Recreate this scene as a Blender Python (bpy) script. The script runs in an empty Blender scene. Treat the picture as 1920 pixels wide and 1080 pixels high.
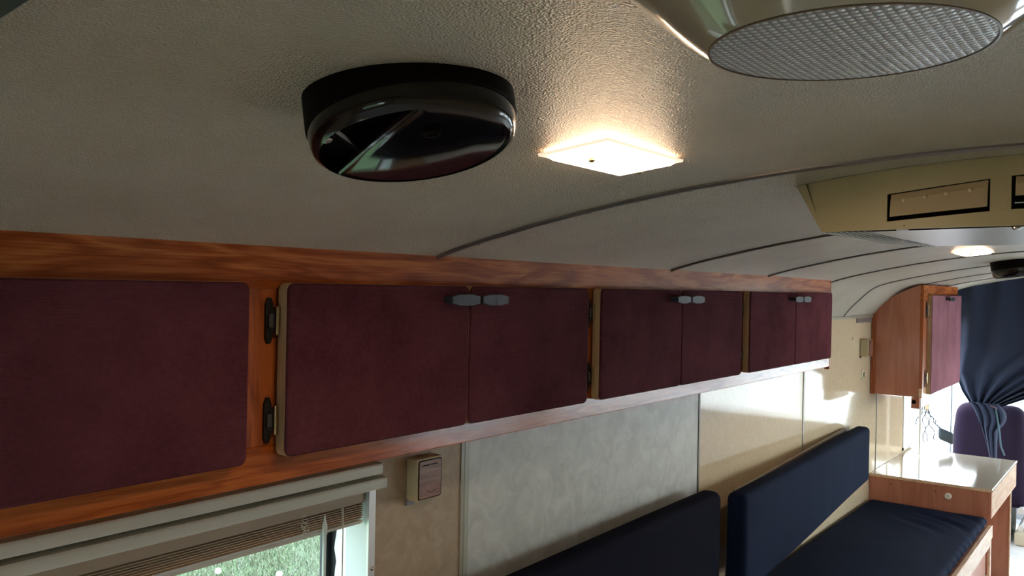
import bpy, math, random
from mathutils import Vector, Matrix
random.seed(4)
sc = bpy.context.scene
C = sc.collection
EYE = 1.75            # eye height above the floor; heights below are given relative to the eye
PI = math.pi

# ------------------------------------------------------------------ camera
cam_d = bpy.data.cameras.new('camera'); cam = bpy.data.objects.new('camera', cam_d); C.objects.link(cam)
cam_d.sensor_width = 36.0; cam_d.lens = 30.0; cam_d.clip_start = 0.02; cam_d.clip_end = 400
yaw = math.radians(37.0); pitch = math.radians(-0.14); roll = 0.02
F = Vector((math.cos(yaw)*math.cos(pitch), math.sin(yaw)*math.cos(pitch), math.sin(pitch)))
R0 = Vector((math.sin(yaw), -math.cos(yaw), 0)); U0 = R0.cross(F)
cr, sr = math.cos(roll), math.sin(roll)
right = R0*cr + U0*sr; up = U0*cr - R0*sr
m = Matrix((right, up, -F)).transposed().to_4x4(); m.translation = Vector((0, 0, EYE))
cam.matrix_world = m
sc.camera = cam

# ------------------------------------------------------------------ light and exposure
vs = sc.view_settings
vs.view_transform = 'Standard'; vs.look = 'None'; vs.gamma = 1.0; vs.use_curve_mapping = False
vs.exposure = 0.32
w = bpy.data.worlds.new('sky'); sc.world = w; w.use_nodes = True
nt = w.node_tree; nt.nodes.clear()
out = nt.nodes.new('ShaderNodeOutputWorld'); bg = nt.nodes.new('ShaderNodeBackground')
tc = nt.nodes.new('ShaderNodeTexCoord'); sep = nt.nodes.new('ShaderNodeSeparateXYZ'); rmp = nt.nodes.new('ShaderNodeValToRGB')
nt.links.new(tc.outputs['Generated'], sep.inputs[0]); nt.links.new(sep.outputs['Z'], rmp.inputs[0])
rmp.color_ramp.elements[0].position = 0.0; rmp.color_ramp.elements[0].color = (0.96, 0.98, 1.0, 1)
rmp.color_ramp.elements[1].position = 0.8; rmp.color_ramp.elements[1].color = (0.62, 0.76, 1.0, 1)
nt.links.new(rmp.outputs[0], bg.inputs['Color']); bg.inputs['Strength'].default_value = 10.0
nt.links.new(bg.outputs[0], out.inputs['Surface'])
sd = bpy.data.lights.new('sun', 'SUN'); sd.energy = 8.0; sd.angle = math.radians(3); sd.color = (1, 0.95, 0.87)
sun = bpy.data.objects.new('sun', sd); C.objects.link(sun)
sun_from = Vector((0.40, 0.38, 0.83))
sun.rotation_euler = sun_from.to_track_quat('Z', 'Y').to_euler()
sc.cycles.sample_clamp_indirect = 6.0
sc.cycles.max_bounces = 10; sc.cycles.diffuse_bounces = 6; sc.cycles.transparent_max_bounces = 16

# ------------------------------------------------------------------ materials
class Mat:
    def __init__(s, name, col=(.5, .5, .5), rough=.5, spec=.5, metal=0, coat=0, coat_rough=.1, emit=None, estr=0, sheen=0):
        s.m = bpy.data.materials.new(name); s.m.use_nodes = True
        s.t = s.m.node_tree; s.b = s.t.nodes['Principled BSDF']; b = s.b.inputs
        b['Base Color'].default_value = (*col, 1); b['Roughness'].default_value = rough
        b['Specular IOR Level'].default_value = spec; b['Metallic'].default_value = metal
        b['Coat Weight'].default_value = coat; b['Coat Roughness'].default_value = coat_rough
        b['Sheen Weight'].default_value = sheen
        if emit: b['Emission Color'].default_value = (*emit, 1); b['Emission Strength'].default_value = estr
        s.bumplast = None
    def n(s, typ, **kw):
        nd = s.t.nodes.new(typ)
        for k, v in kw.items():
            if k in nd.inputs: nd.inputs[k].default_value = v
            else: setattr(nd, k, v)
        return nd
    def coords(s, scale=(1, 1, 1), rot=(0, 0, 0)):
        tcn = s.n('ShaderNodeTexCoord'); mp = s.n('ShaderNodeMapping')
        mp.inputs['Scale'].default_value = scale; mp.inputs['Rotation'].default_value = rot
        s.t.links.new(tcn.outputs['Object'], mp.inputs[0]); return mp.outputs[0]
    def noise(s, vec, scale=5, detail=4, rough=.5, dist=0):
        nd = s.n('ShaderNodeTexNoise', Scale=scale, Detail=detail, Roughness=rough, Distortion=dist)
        s.t.links.new(vec, nd.inputs['Vector']); return nd.outputs['Fac']
    def ramp(s, fac, stops, to='Base Color'):
        r = s.n('ShaderNodeValToRGB'); e = r.color_ramp.elements
        while len(e) < len(stops): e.new(.5)
        for i, (p, c) in enumerate(stops): e[i].position = p; e[i].color = (*c, 1)
        s.t.links.new(fac, r.inputs[0])
        if to: s.t.links.new(r.outputs[0], s.b.inputs[to])
        return r.outputs[0]
    def bump(s, h, strength=.3, dist=.001, coat=False):
        b = s.n('ShaderNodeBump', Strength=strength, Distance=dist)
        s.t.links.new(h, b.inputs['Height'])
        if s.bumplast: s.t.links.new(s.bumplast, b.inputs['Normal'])
        s.bumplast = b.outputs[0]; s.t.links.new(b.outputs[0], s.b.inputs['Normal'])
        if coat: s.t.links.new(b.outputs[0], s.b.inputs['Coat Normal'])
        return s

def wood(name, dark, mid, light, axis='x', rough=.3, coat=.5, rings=1.0, spec=.35):
    M = Mat(name, mid, rough, spec, coat=coat, coat_rough=.12)
    sc_ = {'x': (1.1, 9, 9), 'z': (9, 9, 1.1), 'y': (9, 1.1, 9)}[axis]
    v = M.coords(sc_)
    n1 = M.noise(v, 2.2*rings, 3, .5, .6)
    mu = M.n('ShaderNodeMath', operation='MULTIPLY'); mu.inputs[1].default_value = 9
    M.t.links.new(n1, mu.inputs[0])
    fr = M.n('ShaderNodeMath', operation='PINGPONG'); fr.inputs[1].default_value = 1
    M.t.links.new(mu.outputs[0], fr.inputs[0])
    fine = M.noise(M.coords(tuple(q*(3 if q < 5 else 14) for q in sc_)), 3, 3, .6)
    mx = M.n('ShaderNodeMath', operation='MULTIPLY_ADD'); mx.inputs[1].default_value = .45
    M.t.links.new(fr.outputs[0], mx.inputs[0]); 
    m2 = M.n('ShaderNodeMath', operation='MULTIPLY'); m2.inputs[1].default_value = .75
    M.t.links.new(fine, m2.inputs[0]); M.t.links.new(m2.outputs[0], mx.inputs[2])
    M.ramp(mx.outputs[0], [(.2, dark), (.5, mid), (.85, light)])
    M.bump(mx.outputs[0], .25, .0006, coat=True)
    return M.m

def corduroy(name, c1, c2, ribscale=520):
    M = Mat(name, c1, 1.0, .06)
    v = M.coords()
    f = M.noise(v, 4.5, 4, .6)
    f2 = M.noise(M.coords((1, 1, 1)), 160, 2, .6)
    ad = M.n('ShaderNodeMath', operation='MULTIPLY_ADD'); ad.inputs[1].default_value = .3
    M.t.links.new(f2, ad.inputs[0]); M.t.links.new(f, ad.inputs[2])
    M.ramp(ad.outputs[0], [(.45, c1), (.85, c2)])
    wv = M.n('ShaderNodeTexWave', wave_type='BANDS', bands_direction='Z', Scale=105, Distortion=.3)
    M.t.links.new(v, wv.inputs['Vector'])
    M.bump(wv.outputs['Fac'], .5, .0008)
    M.bump(M.noise(v, 7, 3, .6), .15, .01)
    return M.m

def plain(name, col, rough=.5, **k): return Mat(name, col, rough, **k).m

def vinyl(name, c1, c2, rough=.25, scale=14, bump=.05, coat=0, spec=.3):
    M = Mat(name, c1, rough, spec, coat=coat, coat_rough=.08)
    v = M.coords()
    M.ramp(M.noise(v, scale, 6, .65, .8), [(.35, c1), (.65, c2)])
    M.bump(M.noise(v, 3.0, 2, .5), bump, .02)
    return M.m

MT = {}
MT['oak_x'] = wood('varnished_oak_x', (.16, .030, .005), (.28, .060, .009), (.46, .150, .040), 'x', .38, .06, spec=.16)
MT['oak_b'] = wood('varnished_oak_lower', (.16, .030, .005), (.28, .060, .009), (.40, .105, .020), 'x', .26, .30, spec=.25)
MT['oak_z'] = wood('varnished_oak_z', (.15, .032, .006), (.27, .060, .010), (.37, .095, .020), 'z', .35, .08)
MT['oak_y'] = wood('varnished_oak_y', (.16, .040, .010), (.30, .082, .020), (.40, .13, .038), 'y', .30, .2)
MT['ply'] = wood('brown_plywood', (.34, .115, .066), (.41, .150, .088), (.47, .185, .112), 'z', .35, .2, .5)
MT['edge'] = wood('pale_edge_band', (.30, .19, .09), (.38, .25, .13), (.45, .32, .18), 'z', .4, .2)
MT['oak_glare'] = wood('glare_lit_oak', (.52, .30, .17), (.68, .42, .26), (.78, .54, .36), 'x', .25, .5)  # same oak, with glare put into the paler colour
MT['cord'] = corduroy('burgundy_corduroy', (.060, .0155, .022), (.115, .035, .048))
MT['cord_lit'] = corduroy('front_lit_burgundy_corduroy', (.20, .085, .105), (.30, .135, .165))  # lighter copy of the burgundy, front daylight put into the colour

M = Mat('embossed_ceiling_vinyl', (.42, .40, .32), .27, .6)
v = M.coords()
M.ramp(M.noise(v, 3.5, 4, .6), [(.3, (.56, .51, .415)), (.7, (.65, .59, .485))])
vo = M.n('ShaderNodeTexVoronoi', Scale=430, feature='F1'); vo.inputs['Randomness'].default_value = 1
M.t.links.new(v, vo.inputs['Vector']); 
M.bump(vo.outputs['Distance'], 1.0, .0030)
M.bump(M.noise(v, 2.2, 2, .5), .25, .03)
MT['ceil'] = M.m

MT['wall'] = vinyl('cream_wall_vinyl', (.60, .48, .32), (.66, .54, .38), .07, 40, .03)
MT['wallnear'] = vinyl('tan_wall_vinyl', (.36, .255, .165), (.43, .325, .22), .5, 28, .1)
MT['wallgrey'] = vinyl('marbled_grey_vinyl', (.46, .46, .435), (.60, .60, .565), .45, 16, .1)
MT['seam'] = plain('seam_trim', (.30, .27, .20), .35)
MT['seamdark'] = plain('dark_seam', (.10, .08, .06), .4)
MT['rib'] = plain('grey_metal_strip', (.26, .24, .24), .35, metal=.6)
MT['ribthin'] = plain('dull_brown_strip', (.13, .11, .10), .45, metal=.2)
MT['screw'] = plain('screw_metal', (.10, .08, .07), .4, metal=.8)
MT['steel'] = plain('bright_metal', (.6, .6, .6), .25, metal=1)
MT['black'] = plain('black_plastic', (.006, .004, .004), .6, spec=.06)
MT['blackgloss'] = plain('gloss_black_plastic', (.007, .005, .006), .12, spec=.4, coat=.25, coat_rough=.04)
MT['handle'] = plain('black_handle', (.030, .033, .045), .5, spec=.33)
MT['hinge'] = plain('black_iron', (.018, .016, .014), .38, metal=.5)
MT['brass'] = plain('worn_brass', (.30, .22, .12), .3, metal=1)
MT['cream'] = plain('cream_plastic', (.56, .50, .36), .35)
MT['acream'] = plain('khaki_plastic', (.47, .39, .23), .45)
MT['acflap'] = plain('tan_plastic', (.50, .38, .24), .45)
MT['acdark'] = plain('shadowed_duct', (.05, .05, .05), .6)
MT['bump'] = plain('pale_button', (.75, .62, .45), .4)
MT['acgrey'] = plain('pale_plastic', (.55, .54, .50), .3)
MT['dome'] = plain('gloss_cream_plastic', (.42, .38, .29), .10, coat=.7, coat_rough=.03)
MT['knob'] = plain('ivory_plastic', (.75, .70, .60), .3)
MT['white'] = plain('white_paint', (.78, .80, .78), .35)
MT['foam'] = plain('white_foam', (.62, .61, .59), .8)
MT['alu'] = plain('satin_aluminium', (.62, .62, .63), .35, metal=.6)
MT['rubber'] = plain('black_rubber', (.015, .02, .022), .6)
MT['track'] = plain('white_enamel_track', (.60, .58, .50), .35)
MT['slat'] = plain('brown_slat', (.42, .31, .22), .45)
MT['slatrail'] = plain('pale_slat_rail', (.45, .43, .38), .4)
MT['desk'] = plain('desk_laminate', (.48, .41, .31), .12, coat=.5, coat_rough=.05)
MT['shade_ink'] = plain('dark_gap', (.01, .008, .006), .8)  # near-black painted in for shade in gaps, also emblem and holes
MT['skin_out'] = plain('outer_skin', (.5, .5, .5), .5)

M = Mat('navy_sheet', (.012, .018, .040), .85, .04, sheen=.0)
v = M.coords()
M.ramp(M.noise(v, 3, 4, .6), [(.3, (.008, .013, .032)), (.7, (.012, .019, .045))])
M.bump(M.noise(M.coords((1, 1, 1)), 350, 2, .5), .2, .0006)
M.bump(M.noise(M.coords((1, 1, 1)), 3, 2, .5, .6), .25, .02)
MT['navy'] = M.m
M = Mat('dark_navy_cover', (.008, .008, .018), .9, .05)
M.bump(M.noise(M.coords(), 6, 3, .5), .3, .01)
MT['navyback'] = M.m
MT['curtain'] = plain('navy_curtain', (.010, .018, .048), .85)
MT['seat'] = plain('plum_upholstery', (.018, .012, .025), .95, spec=.1)
MT['cable'] = plain('dark_cable', (.02, .03, .04), .6)

M = Mat('prismatic_lens', (.62, .64, .68), .25, .5)
v = M.coords()
ck = []
for d in ('X', 'Y'):
    wv = M.n('ShaderNodeTexWave', wave_type='BANDS', bands_direction=d, Scale=62)
    M.t.links.new(v, wv.inputs['Vector']); ck.append(wv.outputs['Fac'])
mm = M.n('ShaderNodeMath', operation='MULTIPLY'); M.t.links.new(ck[0], mm.inputs[0]); M.t.links.new(ck[1], mm.inputs[1])
M.ramp(mm.outputs[0], [(.0, (.30, .31, .33)), (.5, (.66, .69, .74))])
M.bump(mm.outputs[0], .7, .002)
MT['prism'] = M.m
MT['lamp'] = plain('lit_lens', (.9, .8, .7), .3, emit=(1, .74, .50), estr=12)
MT['lampframe'] = plain('glowing_lens_rim', (.9, .72, .6), .3, emit=(1, .66, .48), estr=.9)

g = bpy.data.materials.new('window_glass'); g.use_nodes = True
t = g.node_tree; t.nodes.clear(); o_ = t.nodes.new('ShaderNodeOutputMaterial'); mx = t.nodes.new('ShaderNodeMixShader')
tr = t.nodes.new('ShaderNodeBsdfTransparent'); gl = t.nodes.new('ShaderNodeBsdfGlossy'); gl.inputs['Roughness'].default_value = .02
tr.inputs[0].default_value = (.93, .97, .95, 1)
mx.inputs[0].default_value = .05
t.links.new(tr.outputs[0], mx.inputs[1]); t.links.new(gl.outputs[0], mx.inputs[2]); t.links.new(mx.outputs[0], o_.inputs[0])
MT['glass'] = g

M = Mat('grass_ground', (.1, .2, .08), .9, .1)
v = M.coords()
M.ramp(M.noise(v, 25, 6, .7), [(.3, (.04, .068, .03)), (.55, (.06, .092, .044)), (.75, (.096, .12, .072))])
MT['ground'] = M.m
M = Mat('grass_blade', (.1, .14, .08), .6)
M.ramp(M.noise(M.coords(), 60, 3, .8), [(.35, (.028, .056, .024)), (.5, (.078, .105, .052)), (.62, (.24, .24, .17))])
MT['blade'] = M.m
M = Mat('gravel', (.62, .60, .56), .9, .1)
M.ramp(M.noise(M.coords(), 30, 4, .7), [(.3, (.5, .48, .45)), (.7, (.72, .70, .66))]); MT['gravel'] = M.m
M = Mat('pale_floor', (.55, .54, .50), .25, .5)
M.ramp(M.noise(M.coords(), 12, 4, .6), [(.3, (.64, .63, .59)), (.7, (.74, .73, .69))]); MT['floor'] = M.m

# ------------------------------------------------------------------ mesh tools
class MB:
    def __init__(s): s.v = []; s.f = []
    def add(s, v, f):
        k = len(s.v); s.v += [tuple(q) for q in v]; s.f += [tuple(i+k for i in q) for q in f]; return s
    def box(s, x0, x1, y0, y1, z0, z1):
        return s.add([(x0, y0, z0), (x1, y0, z0), (x1, y1, z0), (x0, y1, z0), (x0, y0, z1), (x1, y0, z1), (x1, y1, z1), (x0, y1, z1)],
                     [(0, 3, 2, 1), (4, 5, 6, 7), (0, 1, 5, 4), (1, 2, 6, 5), (2, 3, 7, 6), (3, 0, 4, 7)])
    def prism(s, pts, axis, a, b):
        """polygon pts extruded along axis between a and b; pts are the other two coordinates in xyz order"""
        def mk(p, t): return {'x': (t, p[0], p[1]), 'y': (p[0], t, p[1]), 'z': (p[0], p[1], t)}[axis]
        n = len(pts); v = [mk(p, a) for p in pts] + [mk(p, b) for p in pts]
        f = [tuple(range(n))[::-1], tuple(range(n, 2*n))] + [(i, (i+1) % n, n+(i+1) % n, n+i) for i in range(n)]
        return s.add(v, f)
    def tube(s, pts, r, n=8, closed_ends=True):
        pts = [Vector(p) for p in pts]; L = len(pts); vv = []; ff = []
        rr = r if isinstance(r, (list, tuple)) else [r]*L
        prev = None
        for i, p in enumerate(pts):
            d = (pts[min(i+1, L-1)] - pts[max(i-1, 0)]).normalized()
            if prev is None:
                a = Vector((0, 0, 1)) if abs(d.z) < .9 else Vector((1, 0, 0)); u = d.cross(a).normalized()
            else: u = (prev - d*prev.dot(d)).normalized()
            prev = u; w_ = d.cross(u)
            vv += [p + rr[i]*(math.cos(2*PI*k/n)*u + math.sin(2*PI*k/n)*w_) for k in range(n)]
        for i in range(L-1):
            for k in range(n): ff.append((i*n+k, i*n+(k+1) % n, (i+1)*n+(k+1) % n, (i+1)*n+k))
        if closed_ends: ff += [tuple(range(n))[::-1], tuple((L-1)*n+k for k in range(n))]
        return s.add(vv, ff)
    def lathe(s, c, nrm, prof, n=48, cap=True):
        """prof = [(radius, height along nrm)]"""
        c = Vector(c); nrm = Vector(nrm).normalized(); u = Vector((1, 0, 0)) if abs(nrm.x) < .8 else Vector((0, 1, 0)); u = (u - nrm*u.dot(nrm)).normalized(); w_ = nrm.cross(u)
        v = []; f = []
        for r, h in prof: v += [c + nrm*h + r*(math.cos(2*PI*k/n)*u + math.sin(2*PI*k/n)*w_) for k in range(n)]
        for i in range(len(prof)-1):
            for k in range(n): f.append((i*n+k, i*n+(k+1) % n, (i+1)*n+(k+1) % n, (i+1)*n+k))
        if cap: f += [tuple(range(n))[::-1], tuple((len(prof)-1)*n+k for k in range(n))]
        return s.add(v, f)
    def grid(s, rows):
        n = len(rows[0]); v = [p for r in rows for p in r]
        return s.add(v, [(i*n+j, i*n+j+1, (i+1)*n+j+1, (i+1)*n+j) for i in range(len(rows)-1) for j in range(n-1)])

def origin_of(o):
    p = Vector((0, 0, 0))
    while o: p += Vector(o.location); o = o.parent
    return p
def obj(name, mb, mat, parent=None, bevel=0, smooth=False, seg=2, at=None, **props):
    """mesh in world x, y and eye-relative z -> one object"""
    base = origin_of(parent)
    if at is None and parent is None:
        xs = list(zip(*mb.v)); at = ((min(xs[0])+max(xs[0]))/2, (min(xs[1])+max(xs[1]))/2, min(xs[2]))
    loc = Vector((at[0], at[1], at[2]+EYE)) - base if at is not None else Vector((0, 0, 0))
    org = base + loc
    me = bpy.data.meshes.new(name)
    me.from_pydata([Vector((p[0], p[1], p[2]+EYE)) - org for p in mb.v], [], mb.f); me.update()
    import bmesh
    bm = bmesh.new(); bm.from_mesh(me); bmesh.ops.recalc_face_normals(bm, faces=bm.faces); bm.to_mesh(me); bm.free()
    me.materials.append(mat if not isinstance(mat, str) else MT[mat])
    o = bpy.data.objects.new(name, me); C.objects.link(o); o.location = loc
    if parent: o.parent = parent
    if smooth:
        for p in me.polygons: p.use_smooth = True
        me.set_sharp_from_angle(angle=math.radians(40))
    if bevel:
        b = o.modifiers.new('bevel', 'BEVEL'); b.width = bevel; b.segments = seg; b.limit_method = 'ANGLE'; b.angle_limit = math.radians(35)
    for k, val in props.items(): o[k] = val
    return o
def tag(o, label, cat, group=None):
    o['label'] = label; o['category'] = cat
    if group: o['group'] = group
    return o
def thing(name, loc, label, cat, group=None):
    o = bpy.data.objects.new(name, None); C.objects.link(o); o.location = (loc[0], loc[1], loc[2]+EYE)
    o.empty_display_size = .05
    return tag(o, label, cat, group)
def struct(name, mb, mat, **k): return obj(name, mb, mat, kind='structure', at=(0, 0, -EYE), **k)
def copy_tree(o, delta, parent=None):
    c = o.copy(); C.objects.link(c)
    if parent: c.parent = parent
    else: c.location = Vector(o.location) + Vector(delta)
    for ch in list(o.children): copy_tree(ch, (0, 0, 0), c)
    return c
def rrect(x0, x1, z0, z1, r, n=5):
    pts = []
    for cx, cz, a in ((x1-r, z1-r, 0), (x0+r, z1-r, 90), (x0+r, z0+r, 180), (x1-r, z0+r, 270)):
        for k in range(n+1):
            t_ = math.radians(a + 90*k/n); pts.append((cx+r*math.cos(t_), cz+r*math.sin(t_)))
    return pts

# ------------------------------------------------------------------ the shell
W = 1.32; YC = .10; WR = 2*YC - W          # left wall, centre line, right wall
XB, XF = -2.4, 6.98                        # back wall, front edge of the headliner
FZ = -EYE
def zprof(y):
    a = abs(y-YC)
    if a <= .9: return .194 - .128*a*a
    P_ = [(.8, .1121), (.9, .0903), (.97, .0735), (1.028, .056), (1.065, .038), (1.10, .011), (1.14, -.028), (1.185, -.075), (1.222, -.125), (1.25, -.165)]
    for i in range(1, len(P_)-2):
        (a0, z0), (a1, z1) = P_[i], P_[i+1]
        if a <= a1 or i == len(P_)-3:
            h = a1-a0; t = min((a-a0)/h, 1.0)
            m0 = (z1-P_[i-1][1])/(a1-P_[i-1][0]); m1 = (P_[i+2][1]-z0)/(P_[i+2][0]-a0)
            return (2*t**3-3*t*t+1)*z0 + (t**3-2*t*t+t)*h*m0 + (3*t*t-2*t**3)*z1 + (t**3-t*t)*h*m1
    return -.125
def drop(x): return .016*min(max((x-3.2)/2, 0), 1)
def ceil(x, y): return zprof(y) - drop(x)
YS = [YC + s_*a for s_ in (-1,) for a in (1.222, 1.205, 1.185, 1.16, 1.14, 1.12, 1.10, 1.08, 1.06, 1.04, 1.02, .99, .96, .93, .9, .8, .7, .6, .5, .4, .3, .2, .1, 0)]
YS += [2*YC - y for y in YS[-2::-1]]

mb = MB(); xs = [XB + (XF-XB)*i/60 for i in range(61)]
mb.grid([[(x, y, ceil(x, y)) for y in YS] for x in xs])
mb2 = MB(); mb2.grid([[(x, y, ceil(x, y)+.05) for y in YS] for x in (XB-.1, XF+.1)])
o = struct('ceiling', mb, 'ceil', smooth=True)
o = struct('roof', mb2, 'skin_out')       # outer roof skin
# floor
struct('floor', MB().box(XB, 8.0, WR-.05, W+.05, FZ-.08, FZ), 'floor')

# left wall: solid pieces around the near window and the cab side window, as vinyl panels with seams
HW = .06
def wallseg(mb, x0, x1, z0, z1, side=1):
    if side == 1: mb.box(x0, x1, W, W+HW, z0, z1)
    else: mb.box(x0, x1, WR-HW, WR, z0, z1)
ZT = -.125
WX0, WX1, WZ0, WZ1 = .25, 1.262, -1.02, -.435      # near window opening
CX0, CX1, CZ0, CZ1 = 6.08, 6.62, -1.04, -.35       # side window behind the cab
wl = MB(); wl.box(XB, 8.0, W+HW, W+HW+.004, FZ, FZ+.02)
base = struct('wall_left', wl, 'seam')
def panel(name, x0, x1, z0, z1, mat, side=1):
    b = MB(); wallseg(b, x0+.003, x1-.003, z0, z1, side)
    return obj(name, b, mat, base if side == 1 else base_r)
pl = obj('wall_panel', MB().box(XB, WX0, W, W+HW, FZ, ZT), 'wallnear', base)
b = MB(); wallseg(b, WX0, WX1, WZ1, ZT); wallseg(b, WX0, WX1, FZ, WZ0); wallseg(b, WX1, 1.567, FZ, ZT)
obj('wall_panel', b, 'wallnear', base)
panel('wall_panel', 1.567, 2.90, FZ, ZT, 'wallgrey')
panel('wall_panel', 2.90, 4.06, FZ, ZT, 'wall')
panel('wall_panel', 4.06, 5.40, FZ, ZT, 'wall')
b = MB(); wallseg(b, 5.403, CX0, FZ, ZT); wallseg(b, CX0, CX1, CZ1, ZT); wallseg(b, CX0, CX1, FZ, CZ0); wallseg(b, CX1, 6.70, FZ, ZT)
obj('wall_panel', b, 'wall', base)
for i, (x, wd, mt) in enumerate(((1.567, .012, 'seam'), (2.90, .010, 'seamdark'), (4.06, .016, 'seam'), (5.40, .012, 'seamdark'))):
    struct('trim_%d' % (i+1), MB().box(x-wd/2, x+wd/2, W-.003, W+.002, FZ, ZT), mt)
obj('edge_strip', MB().box(1.576, 1.592, W-.002, W+.001, FZ, ZT), plain('pale_green_strip', (.36, .37, .30), .4), base)
# the wall top trim under the curved headliner
struct('trim_5', MB().box(XB, XF, W-.012, W+.01, ZT-.016, ZT-.002), 'seam')
struct('trim_6', MB().box(XB, XF, WR-.01, WR+.012, ZT-.016, ZT-.002), 'seam')
obj('patch_plate', MB().box(4.93, 5.24, W-.006, W, ZT-.042, ZT-.018), plain('dull_purple_plate', (.20, .16, .15), .4), base)
obj('screw', MB().lathe((4.86, W, -.252), (0, -1, 0), [(.006, 0), (.006, .002), (.002, .004)], 10), 'brass', base)

# right wall with its windows (opposite the cabinets, outside the frame)
base_r = struct('wall_right', MB().box(XB, 8.0, WR-HW-.004, WR-HW, FZ, FZ+.02), 'seam')
RW = [(3.5, 4.5), (4.95, 6.55)]
RZ0, RZ1 = -1.0, -.38
b = MB(); wallseg(b, XB, 6.7, FZ, RZ0, -1); wallseg(b, XB, 6.7, RZ1, ZT, -1)
e = [XB] + [q for p in RW for q in p] + [6.7]
for i in range(0, len(e), 2): wallseg(b, e[i], e[i+1], RZ0, RZ1, -1)
obj('wall_panel', b, 'wall', base_r)
for i, (a, c) in enumerate(RW):
    wf = MB()
    for q in ((a, c, RZ0, RZ0+.025), (a, c, RZ1-.025, RZ1), (a, a+.025, RZ0, RZ1), (c-.025, c, RZ0, RZ1)): wf.box(q[0], q[1], WR-.05, WR+.008, q[2], q[3])
    wo = struct("window_%d" % (i+3), wf, 'alu')
    obj('pane', MB().box(a+.02, c-.02, WR-.035, WR-.03, RZ0+.02, RZ1-.02), 'glass', wo)
# back wall with a window
b = MB(); b.box(XB-.06, XB, WR, W, FZ, -1.0); b.box(XB-.06, XB, WR, W, -.4, .2); b.box(XB-.06, XB, WR, -.5, -1.0, -.4); b.box(XB-.06, XB, .7, W, -1.0, -.4)
struct('wall_back', b, 'wall')
wo = struct('window_7', MB().box(XB-.06, XB+.01, -.5, -.47, -1.0, -.4).box(XB-.06, XB+.01, .67, .7, -1.0, -.4).box(XB-.06, XB+.01, -.5, .7, -.43, -.4).box(XB-.06, XB+.01, -.5, .7, -1.0, -.97), 'alu')
obj('pane', MB().box(XB-.035, XB-.03, -.48, .68, -.98, -.42), 'glass', wo)

# cab: dash, posts, windscreen
struct('wall_front', MB().box(7.75, 7.85, WR, W, FZ, -1.32).box(7.35, 7.74, WR, .66, FZ, -1.10).box(6.98, 7.85, WR, W, .06, .12).box(6.70, 7.0, W, W+HW, FZ, -1.32).box(7.0, 7.8, W, W+HW, FZ, -1.32).box(6.70, 7.8, WR-HW, WR, FZ, -1.32)
       .box(6.66, 7.8, W, W+HW, -.10, .06).box(6.66, 7.8, WR-HW, WR, -.10, .06), 'skin_out')
struct('trim_7', MB().box(6.70, 6.712, W+.001, W+.05, -1.32, -.10), 'skin_out')
ws = struct('window_8', MB().box(7.75, 7.80, WR, WR+.05, -1.32, .06).box(7.75, 7.80, W-.006, W, -1.32, .06).box(7.75, 7.80, WR, W, -1.34, -1.315).box(7.75, 7.80, YC-.015, YC+.015, -1.32, .06), 'rubber')
obj('pane', MB().box(7.77, 7.775, YC+.01, W-.003, -1.32, .06), 'glass', ws)
obj('pane', MB().box(7.77, 7.775, WR+.04, YC-.01, -1.32, .06), 'glass', ws)
# side window behind the cab
wf = MB()
for q in ((CX0, CX1, CZ0, CZ0+.02), (CX0, CX1, CZ1-.02, CZ1), (CX0, CX0+.02, CZ0, CZ1), (CX1-.02, CX1, CZ0, CZ1)): wf.box(q[0], q[1], W-.006, W+.06, q[2], q[3])
wo = struct('window_2', wf, 'alu'); obj('pane', MB().box(CX0+.01, CX1-.01, W+.03, W+.035, CZ0+.01, CZ1-.01), 'glass', wo)

# ceiling ribs: a thin strip bent along the ceiling at each frame, with its screws
def rib(n, x, wd, th, mat, screws):
    mb = MB(); secs = []
    for k in range(len(YS)):
        y = YS[k]; z = ceil(x, y)
        y0, z0 = YS[max(k-1, 0)], ceil(x, YS[max(k-1, 0)]); y1, z1 = YS[min(k+1, len(YS)-1)], ceil(x, YS[min(k+1, len(YS)-1)])
        d = Vector((0, y1-y0, z1-z0)).normalized(); nn = Vector((0, d.z, -d.y)) if d.y > 0 else Vector((0, -d.z, d.y))
        p = Vector((x, y, z))
        secs.append([p + Vector((dx, 0, 0)) + nn*h for dx, h in ((-wd/2, -.002), (-wd/2, th*.5), (-wd*.25, th), (wd*.25, th), (wd/2, th*.5), (wd/2, -.002))])
    mb.grid(secs)
    o = struct('trim_%d' % n, mb, mat, smooth=True)
    for y in screws:
        z = ceil(x, y); sl = (ceil(x, y+.01)-ceil(x, y-.01))/.02
        nn = Vector((0, sl, -1)).normalized()
        obj('screw', MB().lathe((x+wd*.75, y, z), nn, [(.0055, -.001), (.0055, .002), (.003, .0045)], 10), 'screw', o)
    return o
rib(8, 1.255, .017, .0055, 'rib', (1.04, .79, .60, .415, .19, -.05))
rib(9, 2.27, .013, .005, 'ribthin', (.98, .72, .60, .3))
rib(10, 3.05, .012, .005, 'ribthin', (1.03, .88, .70, .45))
rib(11, 3.85, .012, .005, 'ribthin', (.95, .78, .62, .4))
rib(12, 4.66, .013, .005, 'ribthin', (.9, .7))
rib(13, 5.40, .012, .005, 'ribthin', ())
rib(14, 6.12, .012, .005, 'ribthin', ())
rib(15, .05, .013, .0045, 'rib', ())
rib(16, -1.2, .013, .0045, 'rib', ())
mb = MB()
mb.grid([[(4.70, y, ceil(4.7, y)-.001), (4.70, y, ceil(4.7, y)-.005), (4.712, y, ceil(4.7, y)-.005), (4.712, y, ceil(4.7, y)-.001)] for y in [.92+.01*i for i in range(13)]])
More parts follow.
